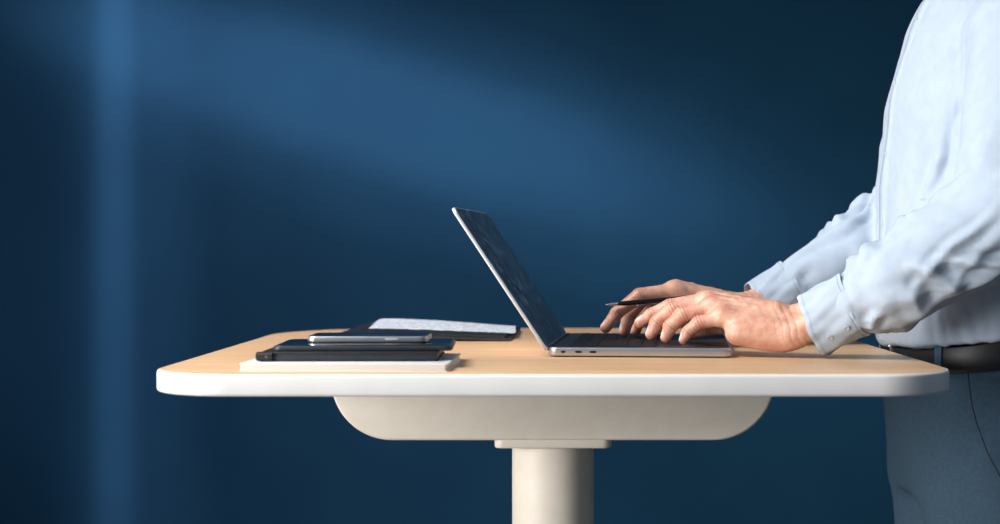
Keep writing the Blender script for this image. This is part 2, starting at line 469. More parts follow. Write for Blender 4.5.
# ================================================================== FOLIO WITH PAPER
fo = thing('folio', (-0.162, 2.19, TZ), -2, 'open black leather folio holding printed white sheets', 'folder')
def curved_sheet(name, x0, x1, y0, y1, zf, th, nx=48, ny=16, shear=0.0):
    bm = bmesh.new(); top = []; bot = []
    for i in range(nx + 1):
        for j in range(ny + 1):
            y = y0 + (y1 - y0) * j / ny
            x = x0 + (x1 - x0) * i / nx + shear * (y - y0)
            z = zf(x, y)
            top.append(bm.verts.new((x, y, z + th))); bot.append(bm.verts.new((x, y, z)))
    W = ny + 1
    for i in range(nx):
        for j in range(ny):
            a, b, c, d = i*W+j, (i+1)*W+j, (i+1)*W+j+1, i*W+j+1
            bm.faces.new((top[a], top[b], top[c], top[d])); bm.faces.new((bot[d], bot[c], bot[b], bot[a]))
    for i in range(nx):
        for j in (0, ny):
            a, b = i*W+j, (i+1)*W+j; bm.faces.new((bot[a], bot[b], top[b], top[a]))
    for j in range(ny):
        for i in (0, nx):
            a, b = i*W+j, i*W+j+1; bm.faces.new((bot[a], bot[b], top[b], top[a]))
    bmesh.ops.recalc_face_normals(bm, faces=bm.faces)
    me = bpy.data.meshes.new(name); bm.to_mesh(me); bm.free()
    for p in me.polygons: p.use_smooth = True
    me.set_sharp_from_angle(angle=math.radians(50))
    return me
def ss(t):
    t = min(1, max(0, t)); return t * t * (3 - 2 * t)
def hump(x, y):
    up = ss((x + 0.155) / 0.06); down = 1 - ss((x + 0.09) / 0.26)
    return 0.014 * up * down * (0.35 + 0.65 * (y + 0.13) / 0.25)
new_obj('folio_cover', curved_sheet('folio_cover', -0.152, 0.108, -0.13, 0.125, lambda x, y: hump(x, y), 0.0035), M_black, fo, label='black leather cover with raised spine')
new_obj('inner_pocket', curved_sheet('inner_pocket', -0.138, 0.100, -0.124, 0.10, lambda x, y: 0.0037 + hump(x, y), 0.003), M_black, fo)
new_obj('paper_sheet', curved_sheet('paper_sheet', -0.096, 0.112, -0.075, 0.09, lambda x, y: 0.0074 + hump(x, y), 0.0006, shear=-0.06), M_print, fo, label='printed white paper sheets')

# ================================================================== PERSON
YO = 0.458
def A(x, y, z): return np.array((x, y + YO, z), dtype=np.float64)

def build_hand(W0, W1, FA, fingers, thumb, extra, lo, hi, h=0.0012, thumb_n=(0, -1, 0.6), wr_r=0.0165, FS=1.02):
    G = grid(lo, hi, h)
    palm = rc(G, W0, FA, wr_r, 0.026)
    palm = smin(palm, rc(G, W1, FA, wr_r, 0.026), 0.008)
    wr = [0.0, 0.33, 0.66, 1.0]
    order = [3, 2, 1, 0]
    mcps = [np.array(fingers[i][0][0]) for i in order]
    for t, m_, i in zip(wr, mcps, order):
        w = W0 + (W1 - W0) * t
        palm = smin(palm, rc(G, w, m_, 0.0155, 0.0118 * fingers[i][1]), 0.008)
    for a, b in zip(mcps, mcps[1:]):
        palm = smin(palm, rc(G, a + np.array([0.006, 0, -0.001]), b + np.array([0.006, 0, -0.001]), 0.0110, 0.0110), 0.006)
    for a, b, ra, rb in extra:
        palm = smin(palm, rc(G, a, b, ra, rb), 0.008)
    fing = None
    red, nails, creases = [], [], []
    for pts, s in fingers:
        pts = [np.array(p) for p in pts]
        s = s * FS
        rr = [0.0102 * s, 0.0091 * s, 0.0081 * s, 0.0068 * s]
        f = rc(G, pts[0], pts[1], rr[0], rr[1])
        f = smin(f, rc(G, pts[1], pts[2], rr[1], rr[2]), 0.004)
        f = smin(f, rc(G, pts[2], pts[3], rr[2], rr[3]), 0.004)
        palm = smin(palm, rc(G, pts[0] + np.array([0.001, 0, 0.0038]), pts[0] + np.array([0.001, 0, 0.0038]), 0.0092 * s, 0.0092 * s), 0.004)
        wc = (W0 + W1) / 2 + (pts[0] - (W0 + W1) / 2) * 0.35
        palm = smin(palm, rc(G, wc + np.array([0, 0, 0.0162]), pts[0] + np.array([0.004, 0, 0.0118 * s]), 0.0012, 0.0024), 0.003)
        fing = f if fing is None else smin(fing, f, 0.0008)
        d = pts[3] - pts[2]; d /= np.linalg.norm(d)
        n0 = np.array([-0.7, 0, 0.7]); nn = n0 - (n0 @ d) * d; nn /= np.linalg.norm(nn)
        nails.append((pts[3] + nn * rr[3] * 0.95 - d * 0.0015, d, nn, s))
        red += [(pts[0] + np.array([0, 0, 0.008]), 0.009, 0.6), (pts[1], 0.011, 0.65), (pts[2], 0.009, 0.5), (pts[3], 0.010, 0.8)]
        for j, w in ((1, 0.0055), (2, 0.0035)):
            dd = pts[j + 1] - pts[j - 1]; dd /= np.linalg.norm(dd); creases.append((pts[j], dd, w))
    T = [np.array(p) for p in thumb]
    th = rc(G, T[0], T[1], 0.0160, 0.0112)
    th = smin(th, rc(G, T[1], T[2], 0.0112, 0.0100), 0.004)
    th = smin(th, rc(G, T[2], T[3], 0.0100, 0.0084), 0.003)
    d = T[3] - T[2]; d /= np.linalg.norm(d); n0 = np.array(thumb_n, dtype=float); nn = n0 - (n0 @ d) * d; nn /= np.linalg.norm(nn)
    nails.append((T[3] + nn * 0.0078 - d * 0.0015, d, nn, 1.2))
    red += [(T[2], 0.011, 0.5), (T[3], 0.010, 0.6)]
    creases.append((T[2], d, 0.005))
    F = smin(palm, fing, 0.0055)
    F = smin(F, th, 0.006)
    F = smin(F, rc(G, T[1], mcps[3], 0.006, 0.006), 0.010)
    V, Q = nets(F, G, h)
    V = smooth_verts(V.astype(np.float64), Q, 1, 0.5)
    N = normals(V, Q)
    disp = wavy(V, 240, 3, 6) * 0.0003 + wavy(V, 100, 5, 4) * 0.0005
    tone = np.zeros((len(V), 4)); tone[:, 3] = 1
    for c, r_, a in red:
        dd = np.linalg.norm(V - c, axis=1); tone[:, 0] = np.maximum(tone[:, 0], a * np.exp(-(dd / r_) ** 2))
    Wc = (W0 + W1) / 2
    for t in (0.12, 0.40, 0.72):
        m_ = mcps[0] + (mcps[3] - mcps[0]) * t
        prev = None
        for k in range(7):
            p = Wc + (m_ - Wc) * (0.1 + 0.8 * k / 6) + np.array([0, 0.004 * math.sin(k * 1.3 + t * 9), 0.017])
            if prev is not None:
                dd, _ = seg_dist(V, prev, p)
                disp = disp + 0.0009 * np.exp(-(dd / 0.004) ** 2) * (N[:, 2] > 0)
            prev = p
    axw = (FA - Wc) / np.linalg.norm(FA - Wc)
    s_ = (V - Wc) @ axw
    disp -= 0.00045 * (0.5 + 0.5 * np.cos(2 * np.pi * (s_ / 0.0075 + 0.25 * np.sin(V[:, 2] * 160)))) ** 3 * np.exp(-(s_ / 0.016) ** 2)
    for c, d, w in creases:
        s_ = (V - c) @ d; dd = np.linalg.norm(V - c, axis=1)
        g = np.exp(-(s_ / w) ** 2) * (dd < 0.0135)
        band = 0.5 + 0.5 * np.cos(2 * np.pi * s_ / 0.0036)
        tone[:, 2] = np.maximum(tone[:, 2], g * band ** 2 * 0.7); disp -= g * band * 0.0006
    for c, d, n_, s in nails:
        q = V - c; lat = np.cross(d, n_)
        e = (q @ d / 0.0070) ** 2 + (q @ lat / (0.0056 * s)) ** 2 + (q @ n_ / 0.0048) ** 2
        k = 1 / (1 + np.exp((e - 1) * 8)); tone[:, 1] = np.maximum(tone[:, 1], k)
        rim = np.exp(-((e - 1.05) / 0.25) ** 2) * ((q @ n_) > -0.002)
        disp -= rim * 0.0004; tone[:, 2] = np.maximum(tone[:, 2], rim * 0.5)
        tone[:, 0] *= (1 - k)
    V = V + N * disp[:, None]
    return V, Q, tone

# near hand (person's left): seen from little-finger side, fingers bunched, lying fairly flat
W0 = A(0.282, 1.293, 1.077); W1 = A(0.282, 1.316, 1.092)
nf = [
    ([A(0.184, 1.364, 1.113), A(0.142, 1.364, 1.107), A(0.120, 1.365, 1.097), A(0.106, 1.366, 1.087)], 0.98),
    ([A(0.184, 1.348, 1.113), A(0.144, 1.348, 1.103), A(0.125, 1.349, 1.088), A(0.118, 1.350, 1.074)], 1.02),
    ([A(0.190, 1.332, 1.107), A(0.155, 1.333, 1.098), A(0.140, 1.334, 1.084), A(0.135, 1.335, 1.071)], 0.98),
    ([A(0.200, 1.315, 1.096), A(0.173, 1.318, 1.089), A(0.160, 1.320, 1.078), A(0.155, 1.321, 1.069)], 0.88),
]
nt_ = [A(0.250, 1.334, 1.085), A(0.215, 1.368, 1.085), A(0.190, 1.386, 1.080), A(0.168, 1.394, 1.073)]
ex = [(A(0.268, 1.298, 1.073), A(0.218, 1.303, 1.078), 0.0185, 0.0155),
      (A(0.262, 1.316, 1.101), A(0.206, 1.348, 1.108), 0.0150, 0.0140),
      (A(0.240, 1.315, 1.090), A(0.202, 1.335, 1.093), 0.0150, 0.0130)]
H1 = build_hand(W0, W1, A(0.365, 1.277, 1.122), nf, nt_, ex, (0.085, 1.715, 1.045), (0.352, 1.868, 1.148))
# far hand (person's right), thumb side toward camera, pen between index finger and thumb
U0 = A(0.252, 1.522, 1.092); U1 = A(0.252, 1.496, 1.102)
ff = [
    ([A(0.154, 1.464, 1.123), A(0.110, 1.453, 1.117), A(0.082, 1.450, 1.096), A(0.067, 1.449, 1.077)], 1.02),
    ([A(0.156, 1.487, 1.122), A(0.116, 1.478, 1.112), A(0.098, 1.474, 1.091), A(0.092, 1.472, 1.071)], 1.05),
    ([A(0.164, 1.509, 1.116), A(0.130, 1.503, 1.107), A(0.113, 1.498, 1.087), A(0.108, 1.496, 1.071)], 1.0),
    ([A(0.174, 1.529, 1.105), A(0.148, 1.526, 1.099), A(0.135, 1.522, 1.084), A(0.130, 1.520, 1.071)], 0.88),
]
ft = [A(0.222, 1.482, 1.097), A(0.182, 1.452, 1.092), A(0.152, 1.436, 1.086), A(0.128, 1.428, 1.078)]
ex2 = [(A(0.235, 1.520, 1.087), A(0.192, 1.522, 1.094), 0.0165, 0.0140),
       (A(0.225, 1.495, 1.104), A(0.175, 1.480, 1.113), 0.0140, 0.0130)]
H2 = build_hand(U0, U1, A(0.345, 1.550, 1.138), ff, ft, ex2, (0.045, 1.865, 1.045), (0.335, 2.050, 1.165))

# torso / legs core
hcore = 0.008
G = grid((0.38, 1.66, 0.02), (0.76, 2.20, 1.52), hcore)
CY = 1.93
core = rc(G, (0.57, CY, 1.0), (0.59, CY, 1.40), 0.085, 0.085)
for s in (-1, 1):
    core = smin(core, rc(G, (0.565, CY + s * 0.06, 1.02), (0.58, CY + s * 0.08, 1.36), 0.07, 0.075), 0.03)
    core = smin(core, rc(G, (0.57, CY + s * 0.085, 0.93), (0.58, CY + s * 0.095, 0.52), 0.072, 0.05), 0.03)
    core = smin(core, rc(G, (0.58, CY + s * 0.095, 0.52), (0.61, CY + s * 0.10, 0.09), 0.05, 0.034), 0.02)
    core = smin(core, rc(G, (0.61, CY + s * 0.10, 0.06), (0.51, CY + s * 0.11, 0.05), 0.03, 0.02), 0.02)
    core = smin(core, rc(G, (0.59, CY + s * 0.12, 1.40), (0.565, CY + s * 0.165, 1.41), 0.05, 0.042), 0.02)
    core = smin(core, rc(G, (0.565, CY + s * 0.165, 1.41), (0.515, CY + s * 0.2, 1.215), 0.042, 0.034), 0.02)
    core = smin(core, rc(G, (0.515, CY + s * 0.2, 1.215), (0.40, CY + s * 0.18, 1.155), 0.034, 0.03), 0.02)
core = smin(core, rc(G, (0.60, CY, 1.40), (0.595, CY, 1.52), 0.055, 0.055), 0.03)
C1 = nets(core, G, hcore)
hh = 0.0033
G = grid((-0.15, -0.11, -0.26), (0.15, 0.11, 0.165), hh)
hd = ell(G, (0.02, 0, 0.05), (0.098, 0.077, 0.096))
hd = smin(hd, ell(G, (-0.028, 0, -0.025), (0.066, 0.058, 0.085)), 0.03)
hd = smin(hd, rc(G, (-0.07, -0.008, -0.092), (-0.07, 0.008, -0.092), 0.02, 0.02), 0.02)
for s in (-1, 1):
    hd = smin(hd, rc(G, (-0.06, s * 0.02, -0.092), (0.02, s * 0.052, -0.055), 0.014, 0.016), 0.02)
    hd = smax(hd, -rc(G, (-0.103, s * 0.032, 0.012), (-0.103, s * 0.032, 0.012), 0.014, 0.014), 0.012)
    hd = smin(hd, rc(G, (-0.074, s * 0.031, 0.012), (-0.074, s * 0.031, 0.012), 0.0125, 0.0125), 0.003)
    hd = smin(hd, ell(G, (0.015, s * 0.079, 0.0), (0.019, 0.008, 0.032)), 0.006)
    hd = smin(hd, rc(G, (-0.104, s * 0.009, -0.026), (-0.104, s * 0.009, -0.026), 0.007, 0.007), 0.006)
hd = smin(hd, rc(G, (-0.084, -0.03, 0.036), (-0.084, 0.03, 0.036), 0.010, 0.010), 0.012)
hd = smin(hd, rc(G, (-0.092, 0, 0.02), (-0.113, 0, -0.022), 0.006, 0.0095), 0.010)
hd = smin(hd, rc(G, (-0.092, -0.018, -0.053), (-0.092, 0.018, -0.053), 0.006, 0.006), 0.006)
hd = smin(hd, rc(G, (-0.090, -0.014, -0.063), (-0.090, 0.014, -0.063), 0.0065, 0.0065), 0.004)
hd = smin(hd, rc(G, (0.025, 0, -0.04), (0.055, 0, -0.25), 0.056, 0.06), 0.03)
hair = smax(ell(G, (0.026, 0, 0.058), (0.102, 0.083, 0.101)), -(G[0] * 0.55 + G[2] * 1.0 - 0.03 + 0 * G[1]) * 1.0, 0.006)
C2 = nets(hd, G, hh); CH = nets(hair, G, hh)
def head_xf(V):
    p = math.radians(-24)
    c, s = math.cos(p), math.sin(p)
    piv = np.array([0.045, 0, -0.15]); q = V - piv
    x = q[:, 0] * c + q[:, 2] * s; z = -q[:, 0] * s + q[:, 2] * c
    return np.stack([x, q[:, 1], z], 1) + np.array([0.605, CY, 1.555])
V2 = head_xf(C2[0].astype(float)); VH = head_xf(CH[0].astype(float))
tone2 = np.zeros((len(V2), 4)); tone2[:, 3] = 1
L = C2[0].astype(float)
lip = np.minimum(seg_dist(L, (-0.098, -0.018, -0.053), (-0.098, 0.018, -0.053))[0], seg_dist(L, (-0.098, -0.014, -0.063), (-0.098, 0.014, -0.063))[0])
tone2[:, 0] = np.exp(-(lip / 0.007) ** 2)
for s in (-1, 1):
    dd = np.linalg.norm(L - np.array([-0.0865, s * 0.031, 0.012]), axis=1)
    tone2[:, 2] = np.maximum(tone2[:, 2], np.exp(-(dd / 0.006) ** 2) * 1.5)
tone1 = np.zeros((len(C1[0]), 4)); tone1[:, 3] = 1
Vs = [H1[0], H2[0], C1[0].astype(float), V2]; Qs = [H1[1], H2[1], C1[1], C2[1]]; Ts = [H1[2], H2[2], tone1, tone2]
off = 0; Qa = []
for V_, Q_ in zip(Vs, Qs): Qa.append(Q_ + off); off += len(V_)
VV = np.concatenate(Vs); QQ = np.concatenate(Qa); TT = np.concatenate(Ts)
me = mesh_from('person', VV, QQ)
attr = me.attributes.new('tone', 'FLOAT_COLOR', 'POINT')
attr.data.foreach_set('color', TT.astype(np.float32).ravel())
person = new_obj('person', me, M_skin, label='person in light blue shirt and grey trousers typing, holding a pen', category='person')
new_obj('hair', mesh_from('hair', VH, CH[1]), M_hair, person)

# ---- shirt
hs = 0.0036
G = grid((0.275, 1.60, 1.01), (0.78, 2.27, 1.58), hs)
X, Y, Z = G
zk = np.array([1.00, 1.05, 1.09, 1.15, 1.26, 1.36, 1.42, 1.46, 1.50, 1.54, 1.60])
fr = np.array([0.428, 0.424, 0.422, 0.422, 0.424, 0.436, 0.450, 0.464, 0.484, 0.530, 0.55])
bk = np.array([0.685, 0.690, 0.700, 0.705, 0.705, 0.712, 0.715, 0.712, 0.700, 0.675, 0.66])
wd = np.array([0.170, 0.176, 0.182, 0.186, 0.188, 0.192, 0.185, 0.165, 0.125, 0.082, 0.07])
zz = Z.ravel()
f_ = np.interp(zz, zk, fr)[None, None, :]; b_ = np.interp(zz, zk, bk)[None, None, :]; w_ = np.interp(zz, zk, wd)[None, None, :]
cx = (f_ + b_) / 2; a_ = (b_ - f_) / 2
q = ((np.abs((X - cx) / a_)) ** 2.3 + (np.abs((Y - CY) / w_)) ** 2.3) ** (1 / 2.3)
S = ((q - 1) * np.minimum(a_, w_)).astype(np.float32)
hem = (1.0525 + 0.15 * (X - 0.43)) - Z + 0 * Y
S = smax(S, hem, 0.008)
S = smax(S, Z - 1.545 + 0 * X + 0 * Y, 0.01)
nC = np.array([0.303, 1.755, 1.086]); nM = np.array([0.395, 1.722, 1.138]); nE = np.array([0.518, 1.688, 1.220]); nS = np.array([0.560, 1.755, 1.42])
fC = np.array([0.267, 1.972, 1.100]); fM = np.array([0.400, 2.018, 1.166]); fE = np.array([0.505, 2.090, 1.225]); fS = np.array([0.565, 2.098, 1.42])
arms = []
for C_, M_, E_, S_, k_ in ((nC, nM, nE, nS, 1.0), (fC, fM, fE, fS, 0.95)):
    ax = (M_ - C_) / np.linalg.norm(M_ - C_)
    st = C_ + ax * 0.046
    s1 = rc(G, st, M_, 0.0335, 0.052 * k_)
    s1 = smin(s1, rc(G, M_, E_, 0.052 * k_, 0.063 * k_), 0.01)
    s1 = smin(s1, rc(G, E_, S_, 0.064 * k_, 0.074), 0.015)
    S = smin(S, s1, 0.012)
    arms.append((st, M_, E_, S_, ax))
S = smin(S, rc(G, nS, (0.59, CY, 1.50), 0.062, 0.06), 0.03)
S = smin(S, rc(G, fS, (0.59, CY, 1.50), 0.062, 0.06), 0.03)
SV, SQ = nets(S, G, hs)
SV = smooth_verts(SV.astype(float), SQ, 2, 0.5)
N = normals(SV, SQ)
disp = np.zeros(len(SV))
def fold(pts_, rad, amp):
    n_ = len(pts_) - 1
    best = np.full(len(SV), 9.0); tt = np.zeros(len(SV))
    for j in range(n_):
        d, t = seg_dist(SV, pts_[j], pts_[j + 1]); m_ = d < best
        best = np.where(m_, d, best); tt = np.where(m_, (j + t) / n_, tt)
    x = best / rad
    env = np.sin(np.pi * np.clip(tt, 0.01, 0.99)) ** 0.8
    return amp * (1.35 * np.exp(-1.7 * np.sqrt(x * x + 0.015)) - 0.45 * np.exp(-((x - 1.9) / 0.8) ** 2)) * env
r2 = np.random.default_rng(47)
for ai, (st, M_, E_, S_, ax) in enumerate(arms):
    def onarm(s, th):
        ch = [st, M_, E_, S_]; rs = [0.036, 0.052, 0.063, 0.070]
        s = min(max(s, 0), 2.999); i = int(s); t = s - i
        c = ch[i] + (ch[i + 1] - ch[i]) * t; r_ = rs[i] + (rs[i + 1] - rs[i]) * t
        d = ch[i + 1] - ch[i]; d /= np.linalg.norm(d)
        u_ = np.cross(d, [0, 1, 0]); u_ /= np.linalg.norm(u_); v_ = np.cross(d, u_)
        return c + (u_ * math.cos(th) + v_ * math.sin(th)) * r_
    for k in range(48):
        s = r2.uniform(-0.05, 2.4); th = r2.uniform(0, 2 * math.pi)
        long_ = r2.random() < 0.75
        ds = r2.uniform(0.6, 1.5) * r2.choice([-1, 1]) if long_ else r2.uniform(-0.3, 0.3)
        dth = r2.uniform(0.3, 1.1) * r2.choice([-1, 1]) if long_ else r2.uniform(0.8, 1.6) * r2.choice([-1, 1])
        pts_ = [onarm(s + ds * j / 6, th + dth * j / 6 + 0.08 * math.sin(j * 1.3 + k)) for j in range(7)]
        disp += fold(pts_, r2.uniform(0.005, 0.011), r2.uniform(0.003, 0.0065))
for k in range(26):
    y0 = CY - 0.12 - r2.uniform(0, 0.06)
    p0 = np.array([0.475 + r2.uniform(-0.02, 0.07), y0, 1.38 + r2.uniform(-0.14, 0.10)])
    p1 = np.array([0.43 + r2.uniform(0.0, 0.11), CY - r2.uniform(0.05, 0.17), 1.14 + r2.uniform(-0.03, 0.12)])
    pm = (p0 + p1) / 2 + np.array([-0.01, -0.02, 0])
    disp += fold([p0, pm, p1], r2.uniform(0.007, 0.014), r2.uniform(0.004, 0.008))
for k in range(20):
    x0 = 0.43 + 0.014 * k; yy = CY - 0.17 * math.sqrt(max(0, 1 - ((x0 - 0.56) / 0.14) ** 2)) if x0 < 0.70 else CY - 0.1
    z0 = 1.045 + 0.15 * (x0 - 0.43)
    disp += fold([(x0, yy, z0), (x0 + r2.uniform(-0.03, 0.03), yy - 0.005, z0 + r2.uniform(0.04, 0.14))], r2.uniform(0.005, 0.009), r2.uniform(0.002, 0.004))
disp = np.clip(disp, -0.007, 0.011)
disp += wavy(SV, 28, 9, 5) * 0.004 + wavy(SV, 70, 12, 6) * 0.0006
for st, M_, E_, S_, ax in arms:
    l = (SV - st) @ ax; near = (np.linalg.norm(SV - st, axis=1) < 0.06)
    disp = np.where(near & (l < 0.02), disp * np.clip(l / 0.02, 0, 1), disp)
SV = SV + N * disp[:, None]
shirt = new_obj('shirt', mesh_from('shirt', SV, SQ), M_shirt, person, label='light blue cotton dress shirt with creased sleeves')
bvh_shirt = BVHTree.FromPolygons(SV.tolist(), SQ.tolist())

def cuff_mesh(C, ax, r0, r1, length, th=0.0013, seg=120, nl=16, seed=0, side=np.array([0, 1, 0])):
    ax = ax / np.linalg.norm(ax)
    u_ = np.cross(ax, side); u_ /= np.linalg.norm(u_); v_ = np.cross(ax, u_)
    def P(l, th_, off):
        r_ = r0 + (r1 - r0) * l
        wob = 1 + 0.04 * math.sin(3 * th_ + seed + l) + 0.03 * math.sin(5 * th_ + 5 * l + seed) + 0.018 * math.sin(9 * th_ - 6 * l) + 0.010 * math.sin(15 * th_ + 7 * l)
        ru = (r_ * 1.04) * wob + off; rv = (r_ * 0.93) * wob + off
        return C + ax * (l * length + 0.003 * math.sin(2 * th_ + seed) + 0.0008 * math.sin(7 * th_)) + u_ * ru * math.cos(th_) + v_ * rv * math.sin(th_)
    V = []
    prof = [(i / nl, 0.0) for i in range(nl + 1)] + [(i / nl, -th * (1.0 if 0 < i < nl else 0.9)) for i in range(nl, -1, -1)]
    for l, o_ in prof:
        for k in range(seg): V.append(P(l, 2 * math.pi * k / seg, o_ + (0.0006 if (0 < l < 0.12 and o_ == 0) else 0)))
    n = len(prof)
    bm = bmesh.new(); vs = [bm.verts.new(v) for v in V]
    for i in range(n):
        for k in range(seg):
            bm.faces.new([vs[j] for j in (i * seg + k, i * seg + (k + 1) % seg, ((i + 1) % n) * seg + (k + 1) % seg, ((i + 1) % n) * seg + k)])
    bmesh.ops.recalc_face_normals(bm, faces=bm.faces)
    me = bpy.data.meshes.new('shirt_cuff'); bm.to_mesh(me); bm.free()
    for p in me.polygons: p.use_smooth = True
    me.set_sharp_from_angle(angle=math.radians(60))
    return me, P, u_, v_
for C_, arm, sd, ra_, rb_ in ((nC, arms[0], 0.4, 0.0355, 0.0375), (fC, arms[1], 2.0, 0.0305, 0.0365)):
    me, P, u_, v_ = cuff_mesh(C_, arm[4], ra_, rb_, 0.056, seed=sd)
    new_obj('shirt_cuff', me, M_cuff, shirt, label='buttoned shirt cuff')
    for l in (0.10, 0.92):
        pts_ = [P(l, 2 * math.pi * k / 90, 0.0001) for k in range(91)]
        new_obj('cuff_stitching', tube('cuff_stitching', pts_, 0.0003, 6), M_seam, shirt)
    for l in (0.35, 0.75):
        best = min((2 * math.pi * k / 90 for k in range(90)), key=lambda t: abs((P(l, t, 0) - C_ - arm[4] * 0.056 * l)[2] / 0.037 + 0.55) + (0 if P(l, t, 0)[1] < C_[1] + arm[4][1] * 0.056 * l else 5))
        p = P(l, best, 0.0002); nn = Vector(p - (C_ + arm[4] * 0.056 * l)).normalized()
        rot = nn.to_track_quat('Z', 'Y').to_matrix().to_4x4()
        me = lathe('shirt_button', [(0.0026, 0), (0.0034, 0.0003), (0.0036, 0.0009), (0.0030, 0.0013), (0.0020, 0.0010)], 24, Matrix.Translation(Vector(p)) @ rot)
        new_obj('shirt_button', me, M_button, shirt)
me = lathe('shirt_collar', [(0.064, 0.0), (0.070, 0.002), (0.074, 0.020), (0.066, 0.042), (0.060, 0.040), (0.060, 0.0)], 48,
           Matrix.Translation((0.596, CY, 1.515)) @ Matrix.Rotation(math.radians(-12), 4, 'Y'))
new_obj('shirt_collar', me, M_cuff, shirt)
pl = []
for i in range(60):
    z = 1.06 + i * (1.50 - 1.06) / 59
    hit = bvh_shirt.ray_cast(Vector((0.2, CY + 0.0, z)), Vector((1, 0, 0)))
    h1 = bvh_shirt.ray_cast(Vector((0.2, CY + 0.0155, z)), Vector((1, 0, 0))); h2 = bvh_shirt.ray_cast(Vector((0.2, CY - 0.0155, z)), Vector((1, 0, 0)))
    if hit[0] and h1[0] and h2[0]: pl.append((hit[0].x, h2[0].x, h1[0].x, z))
bm = bmesh.new(); prev = None
for xm, xa, xb, z in pl:
    r_ = [bm.verts.new(p) for p in ((xa + 0.003, CY - 0.0160, z), (xa - 0.0008, CY - 0.0155, z), (xm - 0.0010, CY, z), (xb - 0.0008, CY + 0.0155, z), (xb + 0.003, CY + 0.016, z))]
    if prev:
        for k in range(4): bm.faces.new((prev[k], prev[k + 1], r_[k + 1], r_[k]))
    prev = r_
bmesh.ops.recalc_face_normals(bm, faces=bm.faces)
me = bpy.data.meshes.new('shirt_placket'); bm.to_mesh(me); bm.free()
new_obj('shirt_placket', me, M_cuff, shirt, smooth=True)
for i in (8, 20, 32, 44, 55):
    p = pl[min(i, len(pl) - 1)]
    new_obj('shirt_button', lathe('shirt_button', [(0.0040, 0), (0.0044, 0.0005), (0.0036, 0.0010)], 20, Matrix.Translation((p[0] - 0.001, CY, p[3])) @ Matrix.Rotation(-math.pi/2, 4, 'Y')), M_button, shirt)

# ---- trousers
ht = 0.006
G = grid((0.40, 1.72, 0.03), (0.76, 2.14, 1.09), ht)
X, Y, Z = G; zz = Z.ravel()
zk = np.array([0.80, 0.86, 0.93, 0.99, 1.03, 1.10])
fr = np.array([0.462, 0.448, 0.437, 0.432, 0.433, 0.436]); bk = np.array([0.70, 0.72, 0.725, 0.71, 0.69, 0.68]); wd = np.array([0.188, 0.188, 0.184, 0.176, 0.164, 0.158])
f_ = np.interp(zz, zk, fr)[None, None, :]; b_ = np.interp(zz, zk, bk)[None, None, :]; w_ = np.interp(zz, zk, wd)[None, None, :]
q = ((np.abs((X - (f_ + b_) / 2) / ((b_ - f_) / 2))) ** 2.3 + (np.abs((Y - CY) / w_)) ** 2.3) ** (1 / 2.3)
S = ((q - 1) * 0.13).astype(np.float32)
S = smax(S, 0.86 - Z + 0 * X + 0 * Y, 0.02)
S = smax(S, Z - (1.048 + 0.15 * (X - 0.43)) + 0 * Y, 0.004)
legs = None
for s in (-1, 1):
    l_ = rc(G, (0.565, CY + s * 0.086, 0.88), (0.560, CY + s * 0.096, 0.50), 0.108, 0.078)
    l_ = smin(l_, rc(G, (0.560, CY + s * 0.096, 0.50), (0.598, CY + s * 0.10, 0.075), 0.078, 0.062), 0.02)
    legs = l_ if legs is None else np.minimum(legs, l_)
S = smin(S, legs, 0.02)
S = smax(S, 0.045 - Z + 0 * X + 0 * Y, 0.004)
V_, Q_ = nets(S, G, ht); V_ = smooth_verts(V_.astype(float), Q_, 2, 0.5); N_ = normals(V_, Q_)
d_ = wavy(V_ * np.array([1, 1, 0.5]), 40, 31, 5) * 0.003 * (V_[:, 2] < 1.02)
r3 = np.random.default_rng(5)
for k in range(28):
    s = r3.choice([-1, 1]); z = r3.uniform(0.1, 0.97); x0 = r3.uniform(0.45, 0.56)
    a = (x0, CY + s * r3.uniform(0.1, 0.19), z); b = (x0 + r3.uniform(0.03, 0.12), CY + s * r3.uniform(0.1, 0.19), z + r3.uniform(-0.09, 0.09))
    dd, t = seg_dist(V_, a, b); d_ += 0.005 * np.exp(-(dd / 0.016) ** 2)
V_ = V_ + N_ * d_[:, None]
trousers = new_obj('trousers', mesh_from('trousers', V_, Q_), M_trouser, person, label='blue-grey wool trousers with slanted side pocket')
bvt = BVHTree.FromPolygons(V_.tolist(), Q_.tolist())
def on_surf(p, off=-0.0002):
    loc, n, i, d = bvt.find_nearest(Vector(p))
    v = loc - Vector((0.57, CY, loc.z))
    return loc + v.normalized() * off
for pts_ in ([(0.488, 1.775, 1.03), (0.491, 1.77, 1.00), (0.497, 1.765, 0.97), (0.507, 1.755, 0.94), (0.522, 1.75, 0.91), (0.545, 1.74, 0.875)],
             [(0.565, 1.74, 1.03), (0.567, 1.74, 0.98), (0.57, 1.735, 0.9), (0.57, 1.735, 0.8), (0.57, 1.74, 0.7), (0.57, 1.75, 0.6)]):
    P_ = []
    for a, b in zip(pts_, pts_[1:]):
        for k in range(6): P_.append(on_surf(Vector(a).lerp(Vector(b), k / 6)))
    new_obj('pocket_seam', tube('pocket_seam', P_, 0.0010, 6), M_tseam, trousers)

